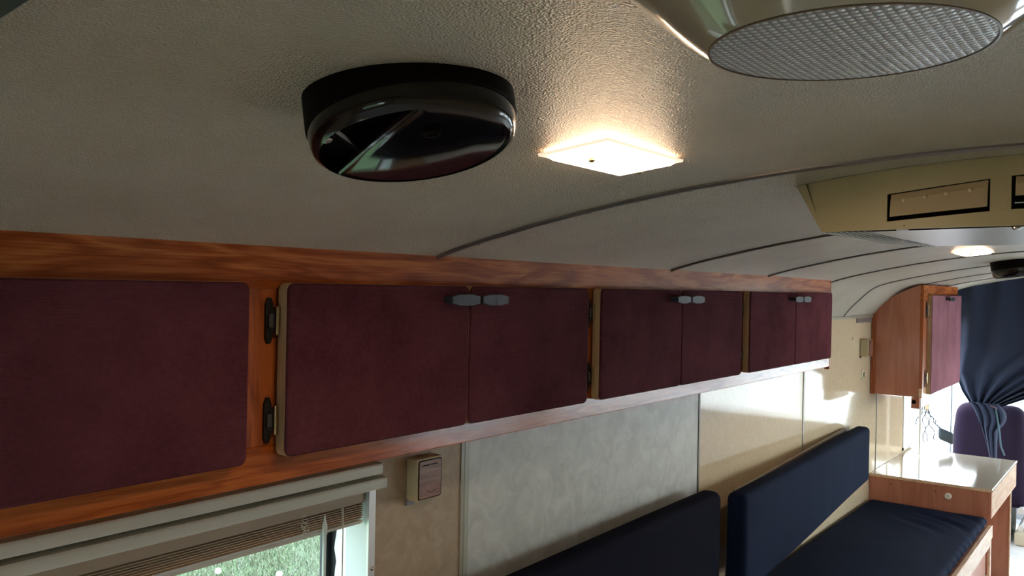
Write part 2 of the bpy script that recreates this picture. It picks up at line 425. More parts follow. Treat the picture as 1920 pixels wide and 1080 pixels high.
# front header roll closing the headliner above the curtain
mb = MB(); rows = []
for k in range(9):
    a = PI/2*k/8; rows.append([(XF + .10*math.sin(a), y, ceil(XF, y) - .10*(1-math.cos(a))) for y in YS])
rows.append([(XF+.10, y, -.16+min(0, 0)) if ceil(XF, y)-.10 > -.16 else (XF+.10, y, ceil(XF, y)-.10) for y in YS][:])
rows = rows[:-1]
mb.grid(rows); struct('trim_17', mb, plain('headliner_roll', (.34, .31, .24), .5), smooth=True)

# ------------------------------------------------------------------ overhead cabinet
FY = 1.128; DY = 1.100
cab = thing('overhead_cabinet', (1.85, 1.22, -.324), 'long varnished oak overhead cabinet with burgundy corduroy doors under the curved ceiling', 'cabinet')
CX_0, CX_1 = -1.2, 3.80
obj('top_rail', MB().box(CX_0, CX_1, FY, FY+.018, -.012, .0605), 'oak_x', cab, bevel=.0015)
obj('bottom_rail', MB().box(CX_0, CX_1, FY, FY+.018, -.324, -.262), 'oak_b', cab, bevel=.002)
obj('bottom_panel', MB().box(CX_0, CX_1-.02, FY+.018, W-.004, -.316, -.306), 'oak_x', cab)
obj('end_panel', MB().prism([(FY+.018, -.326), (W-.003, -.326), (W-.003, -.135), (1.287, -.09), (1.235, -.03), (1.18, .015), (FY+.018, .052)], 'x', CX_1-.018, CX_1-.001), 'ply', cab)
obj('end_edge', MB().box(CX_1, CX_1+.006, FY-.001, FY+.02, -.335, .058), 'oak_z', cab)
obj('ceiling_gap_shade', MB().box(CX_0, CX_1, FY+.004, FY+.016, .058, .068), 'shade_ink', cab)  # dark bar painted in as the shade of the gap
pairs = [(-.99, -.10-.445+.0), ]
pr = [(-.122, .797), (.869, 1.770), (1.830, 2.737), (2.808, 3.728)]
st = [(CX_0, -.12)] + [(a_[1]-.012, b_[0]+.012) for a_, b_ in zip(pr, pr[1:])] + [(pr[-1][1]-.02, CX_1)]
for i, (a, c) in enumerate(st): obj('stile', MB().box(a, c, FY+.0005, FY+.0175, -.262, -.012), 'oak_z', cab)
for a, c in pr: obj('stile', MB().box((a+c)/2-.02, (a+c)/2+.02, FY+.0005, FY+.0175, -.262, -.012), 'oak_z', cab)

def handle(x, parent, yf=1.068, z=-.029, L=.084, yd=DY, h=.0225):
    mb = MB(); hh = h/2
    mb.prism([(x-L/2, z-hh*.62), (x-L*.22, z-hh), (x+L*.22, z-hh), (x+L/2, z-hh*.62), (x+L/2, z+hh*.62), (x+L*.22, z+hh), (x-L*.22, z+hh), (x-L/2, z+hh*.62)], 'y', yf, yf+.010)
    mb.box(x-L*.40, x+L*.12, yf+.010, yd+.002, z-hh*.6, z+hh*.6)
    return obj('handle', mb, 'handle', parent, bevel=.0012)
def door(x0, x1, z0, z1, hx, parent, fab='cord', y=DY, th=.024, r=.013, hz=-.029, hl=.084, hy=1.068, hh=.0225):
    d = obj('door', MB().prism(rrect(x0, x1, z0, z1, r), 'y', y+.003, y+th), 'edge', parent)
    obj('fabric_cover', MB().prism(rrect(x0+.0004, x1-.0004, z0+.0004, z1-.0004, r), 'y', y-.0025, y+.0075), fab, d, bevel=.004, seg=3, smooth=True)
    if hx is not None: handle(hx, d, z=hz, L=hl, yf=hy, yd=y, h=hh)
    return d
def hinge(x, z, parent, side=1, y=FY, s=1.0):
    """x = plate centre; the barrel sits on the door side (+1 = towards larger x)"""
    H = .037*s
    mb = MB()
    mb.prism([(x-.007*s, z-H*.72), (x-.003*s, z-H), (x+.003*s, z-H), (x+.007*s, z-H*.72), (x+.007*s, z+H*.72), (x+.003*s, z+H), (x-.003*s, z+H), (x-.007*s, z+H*.72)], 'y', y-.004, y+.0005)
    mb.box(min(x, x+side*.014*s), max(x, x+side*.014*s), y-.006, y, z-H*.45, z+H*.45)
    h = obj('hinge', mb, 'hinge', parent, bevel=.001)
    bx = x+side*.012*s
    obj('hinge_pin', MB().tube([(bx, y-.008, z-H*.62), (bx, y-.008, z+H*.62)], .0038*s, 10), 'brass', h, smooth=True)
    obj('hinge_latch', MB().box(x-.004*s, x+.004*s, y-.0085, y-.003, z-H*.28, z+H*.28), plain_grey, h)
    return h
plain_grey = plain('grey_iron', (.10, .10, .11), .35, metal=.7)
DZ0, DZ1 = -.281, -.002
for k, (a, c) in enumerate(pr):
    mid = (a+c)/2
    g_ = .002
    door(a, mid-g_, DZ0, DZ1, mid-.0465, cab)
    door(mid+g_, c, DZ0, DZ1, mid+.0465, cab)
    for z in (-.063, -.222):
        hinge(a-.016, z, cab, 1)
    for z in (-.063, -.222): pass

# ------------------------------------------------------------------ ceiling fittings
def cn(y, extra=0):
    sl = (zprof(y+.01)-zprof(y-.01))/.02 + extra
    return Vector((0, sl, -1)).normalized()
def disc_vent(x, y, label, tilt=(0.06, -.14), R=.1, H=.031, off=0):
    c0 = Vector((x, y, ceil(x, y)-off))
    sl = (zprof(y+.01)-zprof(y-.01))/.02
    nn = Vector((-.06, -.26, -1)).normalized() if tilt is None else Vector((-tilt[0], sl+tilt[1], -1)).normalized()
    t_ = thing('ceiling_vent', (x, y, ceil(x, y)), label, 'vent')
    obj('base_ring', MB().lathe(c0, nn, [(R*.97, -.05), (R, -.03), (R, H*.62), (R*.985, H*.66)], 64), 'black', t_, smooth=True)
    obj('cover_rim', MB().lathe(c0, nn, [(R*.97, H*.6), (R*.985, H*.70), (R*.975, H), (R*.945, H*1.20), (R*.90, H*1.28), (R*.895, H*.85)], 64, cap=False), 'blackgloss', t_, smooth=True)
    obj('recess_floor', MB().lathe(c0, nn, [(R*.9, H*.80), (.01, H*.80)], 48), 'black', t_)
    u = Vector((1, 0, 0)); u = (u-nn*u.dot(nn)).normalized(); v_ = nn.cross(u)
    if v_.y < 0: v_ = -v_
    # raised lid covering the disc except a segment at the side of smaller x
    d = Vector((-.80, .0, 0)); 
    q0, q1 = Vector((-.062, -.064))*(R/.1), Vector((-.018, .088))*(R/.1)          # chord ends in disc coordinates (x, y)
    Rl = R*.905; a0 = math.atan2(q0.y, q0.x); a1 = math.atan2(q1.y, q1.x)
    arc = []
    n = 40
    if a0 > a1: a0 -= 2*PI
    for k in range(n+1):
        a = a0 + (a1-a0)*k/n; arc.append((Rl*math.cos(a), Rl*math.sin(a)))
    lid = MB(); m_ = len(arc)
    K = R/.1*1.0
    def P3(p, h): return c0 + u*p[0] + v_*p[1] + nn*h
    cen = (.012, 0)
    inner = [((p[0]-cen[0])*.9+cen[0], (p[1]-cen[1])*.9+cen[1]) for p in arc]
    vv = [P3(p, H*.9) for p in arc] + [P3(p, H*1.17) for p in arc] + [P3(p, H*1.30) for p in inner]
    ff = [(i, (i+1) % m_, m_+(i+1) % m_, m_+i) for i in range(m_)] + [(m_+i, m_+(i+1) % m_, 2*m_+(i+1) % m_, 2*m_+i) for i in range(m_)] + [tuple(2*m_+i for i in range(m_))]
    lid.add(vv, ff); obj('lid', lid, 'blackgloss', t_, smooth=True)
    # two openings of the segment parted by a bar, with a rim along the chord
    bar = MB(); bar.tube([P3((-.088*R/.1, .018*R/.1), H*1.05), P3((-.040*R/.1, .035*R/.1), H*1.12)], .0045, 8)
    obj('spoke', bar, 'blackgloss', t_, smooth=True)
    obj('chord_rim', MB().tube([P3(q0*1.0, H*1.18), P3((q0+q1)/2 + Vector((-.004, .001)), H*1.25), P3(q1*1.0, H*1.18)], .003, 8), 'blackgloss', t_, smooth=True)
    obj('screw_recess', MB().lathe(P3((-.022, -.040), H*1.30), nn, [(.0085, 0), (.0085, H*.14), (.0055, H*.15), (.005, H*.10)], 20), 'black', t_, smooth=True)
    obj('screw_recess', MB().lathe(P3((-.066, .042), H*.95), nn, [(.006, 0), (.006, H*.06), (.003, H*.12)], 12), 'steel', t_, smooth=True)
    return t_
disc_vent(.558, .540, 'large glossy round black ceiling vent nearest the camera', tilt=None, R=.0945, H=.033, off=.008)
disc_vent(4.50, .49, 'small distant round black ceiling vent in front of the navy curtain', tilt=(.0, -.05), R=.125, H=.055)

def flat_light(x0, x1, y, wd, label):
    xm = (x0+x1)/2
    t_ = thing('ceiling_light', (xm, y, ceil(xm, y)), label, 'light')
    c0 = Vector((xm, y, ceil(xm, y))); nn = cn(y); u = Vector((1, 0, 0)); v_ = Vector((0, 1, -nn.y/nn.z)).normalized()
    hx, hy = (x1-x0)/2, wd/2
    def ring(sx, sy, h): return [c0+u*(hx*a*sx)+v_*(hy*b_*sy)+nn*h for a, b_ in ((-1, -1), (1, -1), (1, 1), (-1, 1))]
    def loft(rs, closed=True):
        mb = MB(); v = [p for r in rs for p in r]; f = []
        for i in range(len(rs)-1):
            for k in range(4): f.append((4*i+k, 4*i+(k+1) % 4, 4*i+4+(k+1) % 4, 4*i+4+k))
        if closed: f.append(tuple(4*(len(rs)-1)+k for k in range(4)))
        return mb.add(v, f)
    obj('lens_rim', loft([ring(.94, .9, .0035), ring(1, 1, .0045), ring(.99, .98, .0075), ring(.86, .84, .0085)], False), 'lampframe', t_, bevel=.0005)
    obj('lens', loft([ring(.5, .5, .001), ring(.90, .88, .0035), ring(.90, .88, .0080), ring(.82, .78, .0125), ring(.60, .5, .015)]), 'lamp', t_)
    for s_ in (-1, 1):
        p = c0+u*(hx*(.60 if s_ < 0 else .93)*s_)+v_*(hy*.25*(-s_ if s_ < 0 else 1)*(1 if s_ > 0 else -.2))+nn*(.0145 if s_ < 0 else .0085)
        obj('lens_clip', MB().lathe(p, nn, [(.0045, -.002), (.0045, .003), (.002, .005)], 10), 'brass', t_)
    ld = bpy.data.lights.new('lamp_glow', 'AREA'); ld.shape = 'RECTANGLE'; ld.size = hx*1.4; ld.size_y = hy*1.4; ld.energy = 1.6; ld.color = (1, .74, .50)
    lo = bpy.data.objects.new('lamp_glow', ld); C.objects.link(lo); lo.parent = t_
    lo.location = nn*.022; lo.rotation_euler = (-nn).to_track_quat('Z', 'Y').to_euler()
    return t_
flat_light(.832, 1.026, .545, .098, 'lit rectangular ceiling light beside the large round black vent')
flat_light(3.45, 3.70, .545, .108, 'lit ceiling light far off beyond the cream air conditioner')

# big round dome light
DX, DYC = .527, .150
t_ = thing('dome_light', (DX, DYC, ceil(DX, DYC)), 'round cream dome ceiling light with ribbed prismatic lens, cut by the top edge', 'light')
zc0 = ceil(DX, DYC)
obj('housing', MB().lathe((DX, DYC, zc0), (0, 0, -1), [(.132, -.01), (.134, .002), (.128, .010), (.113, .022), (.097, .036), (.086, .044), (.0815, .0470), (.080, .0468), (.079, .036)], 96, cap=False), 'dome', t_, smooth=True)
obj('lens_ring', MB().lathe((DX, DYC, zc0), (0, 0, -1), [(.0812, .044), (.0812, .0476), (.0798, .0478), (.0795, .045)], 96, cap=False), plain('brown_ring', (.16, .11, .07), .4), t_, smooth=True)
prof = [(.0797, .040)] + [(.0797*math.cos(a), .0468+.0030*math.sin(a)) for a in [PI/2*k/8 for k in range(9)]][:-1] + [(.002, .0498)]
obj('lens', MB().lathe((DX, DYC, zc0), (0, 0, -1), prof, 96), 'prism', t_, smooth=True)
# dark fan frame at the upper left corner
t_ = thing('roof_fan', (.0, .62, ceil(0, .62)), 'dark grey corner of a roof fan frame at the upper left edge', 'fan')
mb = MB(); mb.grid([[(x, y, ceil(x, y)-h) for y, h in ((.25, .0), (.25, .012), (.45, .012), (.60, .012), (.80, .012), (.95, .012), (.95, 0))] for x in (-.25, .223)])
mb.grid([[(.223, y, ceil(0, y)-h) for y in (.25, .45, .60, .80, .95)] for h in (-.002, .012)])
obj('frame', mb, plain('dark_grey_plastic', (.03, .03, .035), .35), t_)
obj('screw', MB().lathe((.185, .545, ceil(.2, .545)-.011), cn(.545), [(.005, 0), (.005, .002), (.002, .004)], 12), 'steel', t_, smooth=True)

# ------------------------------------------------------------------ air conditioner on the ceiling
def acx(y): return 1.345 + .5*(y-YC)**2
ac = thing('air_conditioner', (1.9, YC, .10), 'cream ceiling air conditioner shroud with two tan flap vents', 'air conditioner')
YT, YB_ = .482, .431
def ztop(y): return ceil(1.4, y) + .004
def zbot(y): return .0965 + .010*(1-abs(y-YC)/.33)*0
def acp(y, z, dx=0):
    """point on the shroud face"""
    return (acx(y)+dx, y, z)
def strip(mb, y0, y1, zf0, zf1, n=8, th=.006):
    fr = []; bk = []
    for k in range(n+1):
        y = y0+(y1-y0)*k/n; fr.append([acp(y, zf0(y)), acp(y, zf1(y))]); bk.append([acp(y, zf0(y), th), acp(y, zf1(y), th)])
    mb.grid(fr); mb.grid(bk)
    mb.add([fr[0][0], fr[0][1], bk[0][1], bk[0][0], fr[-1][0], fr[-1][1], bk[-1][1], bk[-1][0]], [(0, 1, 2, 3), (4, 5, 6, 7)])
    mb.grid([[p[0] for p in fr], [p[0] for p in bk]]); mb.grid([[p[1] for p in fr], [p[1] for p in bk]])
def slo(y): return .1085 + (.325-y)*.065         # slot bottom / top follow the photo's slight rise
def shi(y): return .150 + (.325-y)*.095
S1 = (.186, .326); S2 = (.014, .160)
SL = [S1, S2]
lo_z = lambda y: .0965; 
def s2lo(y): return min(slo(y), slo(.16)) if y < .16 else slo(y)
def s2hi(y): return min(shi(y), shi(.16)) if y < .16 else shi(y)
mb = MB()
for s_ in (1, -1):
    pass
strip(mb, 2*YC-YB_, YB_, lo_z, s2lo, 24)
strip(mb, 2*YC-YB_, YB_, s2hi, ztop, 24)
for a, c in ((-.231, .014), (.160, .186), (.326, YB_)): strip(mb, a, c, s2lo, s2hi, 6)
for s_ in (1, -1):      # slanted ends
    f0 = lambda y: .0965 + (ztop(YT)-.0965)*min(1, (abs(y-YC)-(YB_-YC))/(YT-YB_))*.999
    strip(mb, *((YB_, YT) if s_ == 1 else (2*YC-YT, 2*YC-YB_)), f0, lambda y: ztop(y), 6)
obj('front_face', mb, 'acream', ac)
# flat glossy underside, open louvred flanks at both sides
IN = [(1.398, .256, .0955), (1.6, .264, .098), (1.8, .272, .1015), (2.02, .278, .104)]
OUT = [(1.403, .331, .0963), (1.6, .347, .0995), (1.8, .350, .1025), (2.02, .346, .1045)]
def lerp3(P_, t):
    q = t*(len(P_)-1); i = min(int(q), len(P_)-2); f = q-i
    return Vector(P_[i]).lerp(Vector(P_[i+1]), f)
rows = []
for k in range(17):
    p = lerp3(IN, k/16)
    rows.append([(p.x-.05*(1-abs(q))*(1-k/16), YC+p.y*q, p.z + .0015*(1-abs(q))*(k/16) - .0) for q in (-1, -.75, -.5, -.25, 0, .25, .5, .75, 1)])
mb = MB(); mb.grid(rows)
mb.grid([rows[-1], [(x+.10, y, ceil(x+.10, y)+.004) for x, y, z in rows[-1]]])
obj('underside', mb, 'acgrey', ac, smooth=True)
for s_ in (1, -1):
    O = [lerp3(OUT, k/16) for k in range(17)]; I = [lerp3(IN, k/16) for k in range(17)]
    O = [(p.x, YC+s_*p.y, p.z) for p in O]; I = [(p.x, YC+s_*p.y, p.z) for p in I]
    mb = MB(); mb.grid([O, [(x, y+s_*.03, ceil(x, y+s_*.03)+.004) for x, y, z in O]])
    mb.grid([I, [(x, y, z+.012) for x, y, z in I]]); mb.grid([[(x, y, z+.012) for x, y, z in I], [(x, y, z+.012) for x, y, z in O]])
    mb.add([I[-1], O[-1], (O[-1][0]+.1, O[-1][1], ceil(2.1, O[-1][1])+.004), (I[-1][0]+.1, I[-1][1], ceil(2.1, I[-1][1])+.004)], [(0, 1, 2, 3)])
    obj('flank', mb, 'acdark', ac, smooth=True)
    for j in range(9):
        w0 = j/8; pts = []
        for k in range(17):
            bend = w0 + .22*math.sin(PI*k/16)*(w0)*(1-w0)*2
            pts.append(Vector(I[k]).lerp(Vector(O[k]), bend) + Vector((0, 0, -.0003)))
        obj('louvre', MB().grid([[p+Vector((0, -.0021, 0)) for p in pts], [p+Vector((0, .0021, 0)) for p in pts]]).grid([[p+Vector((0, -.0021, .0008)) for p in pts], [p+Vector((0, .0021, .0008)) for p in pts]]), 'white', ac)
obj('top_gap_shade', MB().grid([[acp(y, ztop(y)-.0045, -.0006) for y in [2*YC-YT+(2*YT-2*YC)*k/30 for k in range(31)]], [acp(y, ztop(y)-.0025, -.0006) for y in [2*YC-YT+(2*YT-2*YC)*k/30 for k in range(31)]]]), 'shade_ink', ac)  # dark line painted in as shade along the ceiling joint
# two vents: dark box, tilted flap with bumps
for j, (a, c) in enumerate(SL):
    bx = MB(); n = 4
    x0 = acx(c)+.005; zl = s2lo(a)-.002; zh = s2hi(a)+.012
    for q in ((x0+.045, x0+.05, a-.01, c+.01, .10, .175), (x0, x0+.05, a-.012, a-.004, .10, .175), (x0, x0+.05, c+.004, c+.012, .10, .175)): bx.box(*q)
    vb = obj('vent_box', bx, 'shade_ink', ac)
    mb = MB(); top = []; mid_ = []; bot = []
    kk = .0 if j == 0 else .012
    for k in range(7):
        y = a+.003+(c-a-.008)*k/6
        top.append(acp(y, s2hi(y)-.0015, .004)); mid_.append(acp(y, s2hi(y)-.011, .0005)); bot.append(acp(y, s2lo(y)+.0065+kk, -.004+kk*.3))
    mb.grid([top, mid_, bot]); mb.grid([[(p[0]+.003, p[1], p[2]) for p in r] for r in (top, mid_, bot)])
    mb.grid([bot, [(p[0]+.003, p[1], p[2]) for p in bot]])
    fl = obj('vent_flap', mb, 'acflap', ac)
    if j == 0:
        for y in (.301, .271, .242, .211):
            z = s2hi(y)-.0125; obj('flap_bump', MB().lathe(acp(y, z, .001), (-1, 0, -.1), [(.0034, -.001), (.0032, .002), (.0015, .0035)], 14), 'bump', fl, smooth=True)
    else:
        obj('vent_slat', MB().tube([acp(a+.004, s2lo(a)+.009, .004), acp(c-.004, s2lo(c)+.009, .004)], .0012, 6), 'steel', vb)
for y, z in ((.155, .0955),): obj('screw', MB().lathe((1.35+.012, y, z), (0, 0, -1), [(.0055, -.001), (.0055, .002), (.003, .004)], 14), 'steel', ac, smooth=True)
obj('screw', MB().lathe(acp(.300, .1015, 0), (-1, 0, 0), [(.0012, 0), (.0008, .001)], 8), 'screw', ac)

# ------------------------------------------------------------------ near window, blind and curtain tracks
wf = MB()
wf.box(WX1-.001, WX1+.018, W-.004, W+.002, WZ0-.018, WZ1)       # flange post
wf.box(WX0-.018, WX0+.001, W-.004, W+.002, WZ0-.018, WZ1)
wf.box(WX0-.018, WX1+.018, W-.004, W+.002, WZ0-.018, WZ0)
win = struct('window_1', wf, 'alu')
rv = MB(); rv.box(WX1-.001, WX1+.004, W+.002, W+.065, WZ0, WZ1); rv.box(WX0-.004, WX0+.001, W+.002, W+.10, WZ0, WZ1)
rv.box(WX0, WX1, W, W+.10, WZ0-.006, WZ0); rv.box(WX0, WX1, W, W+.10, WZ1, WZ1+.006)
obj('reveal', rv, plain('greenish_white_liner', (.42, .48, .46), .45), win)
# ragged white foam edge beside the black gasket
i_foam = lambda k: .15*math.sin(k*1.3)
mb = MB(); n = 40; prev = []
for k in range(n+1):
    z = WZ0+(WZ1-WZ0)*k/n; prev.append([(WX1+.001, W+.064, z), (WX1+.003-random.uniform(0, .003)-.012*(i_foam(k)), W+.098+random.uniform(-.003, .003), z)])
mb.grid(prev); mb.grid([[(p[0], p[1]+.004, p[2]) for p in r] for r in prev])
obj('foam_edge', mb, 'foam', win)
gk = MB(); gk.box(WX1-.019, WX1+.030, W+.120, W+.128, WZ0-.02, WZ1+.02); gk.box(WX0-.02, WX0+.04, W+.120, W+.140, WZ0-.02, WZ1+.02)
gk.box(WX0, WX1, W+.120, W+.140, WZ0-.02, WZ0+.03); gk.box(WX0, WX1, W+.120, W+.140, WZ1-.02, WZ1+.02)
obj('gasket', gk, 'rubber', win)
of = MB(); of.box(WX1+.006, WX1+.12, W+.061, W+.14, WZ0-.1, WZ1+.1); of.box(WX0-.12, WX0-.006, W+.061, W+.14, WZ0-.1, WZ1+.1)
of.box(WX0-.12, WX1+.12, W+.061, W+.14, WZ0-.1, WZ0-.007); of.box(WX0-.12, WX1+.12, W+.061, W+.14, WZ1+.007, WZ1+.1)
obj('outer_light_block', of, 'rubber', win)  # unseen surround added to stop sun leaking round the gasket
obj('pane', MB().box(WX0+.02, WX1-.017, W+.123, W+.126, WZ0, WZ1), 'glass', win)
obj('screw', MB().lathe((WX1+.010, W-.004, -.605), (0, -1, 0), [(.0045, 0), (.0045, .002), (.002, .004)], 12), 'steel', win)

def track(z0, z1, x1, y0, y1):
    n = 8; pts = []
    for k in range(n+1):
        a = -PI/2 + PI*k/n; pts.append((y0+.006-.006*math.copysign(abs(math.cos(a))**.5, math.cos(a)), (z0+z1)/2 + (z1-z0)/2*math.copysign(abs(math.sin(a))**.7, math.sin(a))))
    pts += [(y1, z1), (y1, z0)]
    return MB().prism(pts, 'x', -1.0, x1)
t_ = tag(obj('curtain_track', track(-.3885, -.3655, 1.234, 1.250, W-.001), 'track', None, smooth=True), 'upper white curtain track directly under the overhead cabinet', 'curtain track')
t_ = tag(obj('curtain_track', track(-.4190, -.3960, 1.247, 1.250, W-.001), 'track', None, smooth=True), 'lower white curtain track just above the slat blind', 'curtain track')

bl = thing('window_blind', (.75, W+.03, -.505), 'raised brown slat blind in the near window under the curtain tracks', 'blind')
obj('head_rail', MB().box(WX0+.01, WX1-.006, W+.004, W+.034, -.463, -.436), plain('dark_brown_rail', (.34, .25, .18), .5), bl, bevel=.002)
for i in range(7):
    z = -.4665-.0046*i; ob = MB(); n = 4; ys = [W+.006+.028*k/n for k in range(n+1)]
    up_ = [(y, z+.0025*math.sin(PI*k/n)) for k, y in enumerate(ys)]
    ob.prism(up_ + [(y, q-.0012) for y, q in reversed(up_)], 'x', WX0+.012, WX1-.010+random.uniform(-.0008, .0008)); obj('slat', ob, 'slat', bl)
obj('bottom_rail', MB().box(WX0+.012, WX1-.012, W+.004, W+.034, -.5055, -.4985), 'slatrail', bl, bevel=.001)
obj('tilt_wand', MB().tube([(1.134, W-.012, -.462), (1.134, W-.012, -.474), (1.134, W-.012, -.483), (1.134, W-.012, -.500), (1.134, W-.012, -.503), (1.134, W-.012, -.95)], [.002, .0025, .0052, .0052, .0038, .0038], 8), plain('clear_plastic', (.55, .62, .58), .15), bl, smooth=True)
for dx in (0, .004): obj('lift_cord', MB().tube([(1.183+dx, W-.006, -.455), (1.185+dx*.3, W-.008, -.49), (1.185+dx*.3, W-.008, -.95)], .0009, 5), 'slatrail', bl)
lp = []
for k in range(60):
    a = k*.5; lp.append((1.082+.0065*math.cos(a)+.003*math.sin(a*.37)+.00015*k, W-.010+.003*math.sin(a), -.457-.0006*k+.005*math.sin(a)))
obj('cord_loop', MB().tube(lp, .0008, 5), 'slatrail', bl, smooth=True)

# ------------------------------------------------------------------ small boxes on the wall
def wall_box(x, z, label, hgt=.095, wd=.083, p=.034):
    t_ = thing('wall_detector', (x+wd/2, W, z-hgt), label, 'detector', )
    obj('case', MB().box(x, x+wd, W-p, W-.001, z-hgt, z), 'acream', t_, bevel=.004, seg=3)
    obj('dark_rim', MB().prism(rrect(x+.004, x+wd-.003, z-hgt+.004, z-.004, .005), 'y', W-p-.0008, W-p+.002), 'black', t_)
    obj('wood_face', MB().prism(rrect(x+.0065, x+wd-.006, z-hgt+.0065, z-.0065, .004), 'y', W-p-.0018, W-p+.002), MT['ply_h'], t_)
    for q in (0, 1): obj('slot', MB().box(x+.018+.024*q, x+.038+.026*q, W-p-.0024, W-p, z-.017, z-.0145), 'black', t_)
    obj('back_plate', MB().box(x-.003, x+.020, W-.008, W-.001, z-hgt-.010, z-hgt+.004), plain('lilac_grey_plate', (.16, .14, .16), .4), t_, bevel=.001)
    return t_
MT['ply_h'] = wood('small_wood_face', (.12, .045, .028), (.20, .08, .05), (.26, .11, .07), 'x', .35, .2, 1.6)
wb = wall_box(1.374, -.386, 'small khaki box with a wooden face on the wall under the cabinet')
fe = MB(); pts = []
for k in range(26):
    a = k/25; pts.append((1.374+.030+.030*a, W-.0362, -.4625 + .0045*math.sin(a*9)*(1-a*.7)))
fe.tube(pts, .0005, 4); obj('emblem', fe, 'shade_ink', wb)
wall_box(5.01, -.262, 'small khaki box with a wooden face beside the far hanging cabinet', hgt=.094, wd=.10, p=.046)
t_ = thing('rotary_dimmer', (5.08, W, -.463), 'round cream dimmer on the cream wall below the far khaki box', 'dimmer')
obj('plate', MB().lathe((5.075, W, -.463), (0, -1, 0), [(.030, 0), (.030, .003), (.026, .006), (.016, .007)], 24), 'cream', t_, smooth=True)
obj('dial', MB().lathe((5.075, W, -.463), (0, -1, 0), [(.014, .005), (.013, .018), (.010, .02)], 20), 'cream', t_, smooth=True)

# ------------------------------------------------------------------ hanging cabinet at the far end
HX0, HX1, HY = 5.25, 6.28, 1.06
hc = thing('hanging_cabinet', (5.77, 1.19, -.585), 'oak hanging cabinet with burgundy doors coloured as lit from the front at the far end', 'cabinet')
yb = W-.004
side = [(HY, -.585), (yb, -.585), (yb, -.128), (1.292, -.098), (1.255, -.060), (1.205, -.014), (1.13, .024), (HY, .053)]
obj('side_panel', MB().prism(side, 'x', HX0, HX0+.018), 'ply', hc)
obj('side_panel', MB().prism(side, 'x', HX1-.018, HX1), 'ply', hc)
obj('back_edge_strip', MB().box(HX0-.012, HX0-.0005, yb-.022, yb, -.585, -.118), 'oak_z', hc)
obj('bottom_panel', MB().box(HX0+.018, HX1-.018, HY, yb, -.583, -.567), 'oak_x', hc)
obj('top_rail', MB().box(HX0, HX1, HY-.018, HY-.0005, -.04, .052), 'oak_x', hc)
obj('bottom_rail', MB().box(HX0, HX1, HY-.018, HY-.0005, -.588, -.535), 'oak_glare', hc)
obj('stile', MB().box(HX0, HX0+.12, HY-.018, HY-.0005, -.535, -.04), 'oak_z', hc)
obj('stile', MB().box(HX1-.06, HX1, HY-.018, HY-.0005, -.535, -.04), 'oak_z', hc)
hy = HY-.018-.024
door(5.36, 5.80, -.575, -.005, 5.76, hc, 'cord_lit', y=hy, th=.0235, hz=-.028, hl=.07, hy=hy-.03, hh=.024)
door(5.806, 6.262, -.575, -.005, 5.845, hc, 'cord_lit', y=hy, th=.0235, hz=-.028, hl=.07, hy=hy-.03, hh=.024)
for z in (-.09, -.48): hinge(5.315, z, hc, 1, y=HY-.018, s=1.3)
# slim box hanging below it with a cord
t_ = thing('radio_box', (5.43, 1.07, -.65), 'slim brown box fixed below the far hanging cabinet', 'box')
obj('body', MB().box(5.245, 5.63, 1.052, 1.098, -.650, -.5875), 'ply', t_, bevel=.003)
obj('face', MB().box(5.26, 5.625, 1.049, 1.052, -.645, -.592), 'acgrey', t_)
obj('knob', MB().lathe((5.244, 1.082, -.612), (-1, 0, 0), [(.012, 0), (.011, .008)], 14), 'black', t_)

# ------------------------------------------------------------------ desk
dk = thing('desk', (5.79, 1.0, FZ), 'cream topped desk with brown sides beyond the navy bench', 'desk')
TX0, TX1, TY0 = 5.262, 6.31, .688
obj('top', MB().box(TX0, TX1, TY0-.004, W-.002, -1.068, -1.0525), 'desk', dk, bevel=.003)
obj('top_edge', MB().box(TX0-.0025, TX0, TY0-.004, W-.002, -1.067, -1.055), 'oak_glare', dk)
obj('side_panel', MB().box(TX0+.008, TX0+.028, TY0+.03, W-.002, FZ, -1.068), 'ply', dk)
obj('front_panel', MB().box(TX0+.002, TX0+.008, TY0+.03, W-.002, -1.26, -1.0685), 'ply', dk)
obj('front_stile', MB().box(TX0+.002, TX0+.028, TY0, TY0+.029, -1.212, -1.0685), 'ply', dk)
obj('fascia', MB().box(TX0+.028, TX1-.005, TY0, TY0+.018, -1.212, -1.0685), 'oak_glare', dk)
obj('leg_panel', MB().box(6.02-.9, 6.02-.88, .0, .0, 0, 0), 'ply', dk) if False else None
obj('end_panel', MB().box(TX1-.24, TX1-.22, .655+.04, W-.002, FZ, -1.0685), 'ply', dk)
obj('end_edge', MB().box(TX1-.245, TX1-.215, .688, .6945, FZ, -1.214), 'oak_glare', dk)
obj('knob', MB().lathe((TX0+.002, .900, -1.121), (-1, 0, 0), [(.018, 0), (.018, .006), (.013, .010), (.0125, .006), (.002, .006)], 28), 'knob', dk, smooth=True)
for y, z in ((1.20, -1.10), (.965, -1.105)): obj('hole', MB().lathe((TX0+.0025, y, z), (-1, 0, 0), [(.0035, 0), (.003, .0012)], 8), 'shade_ink', dk)

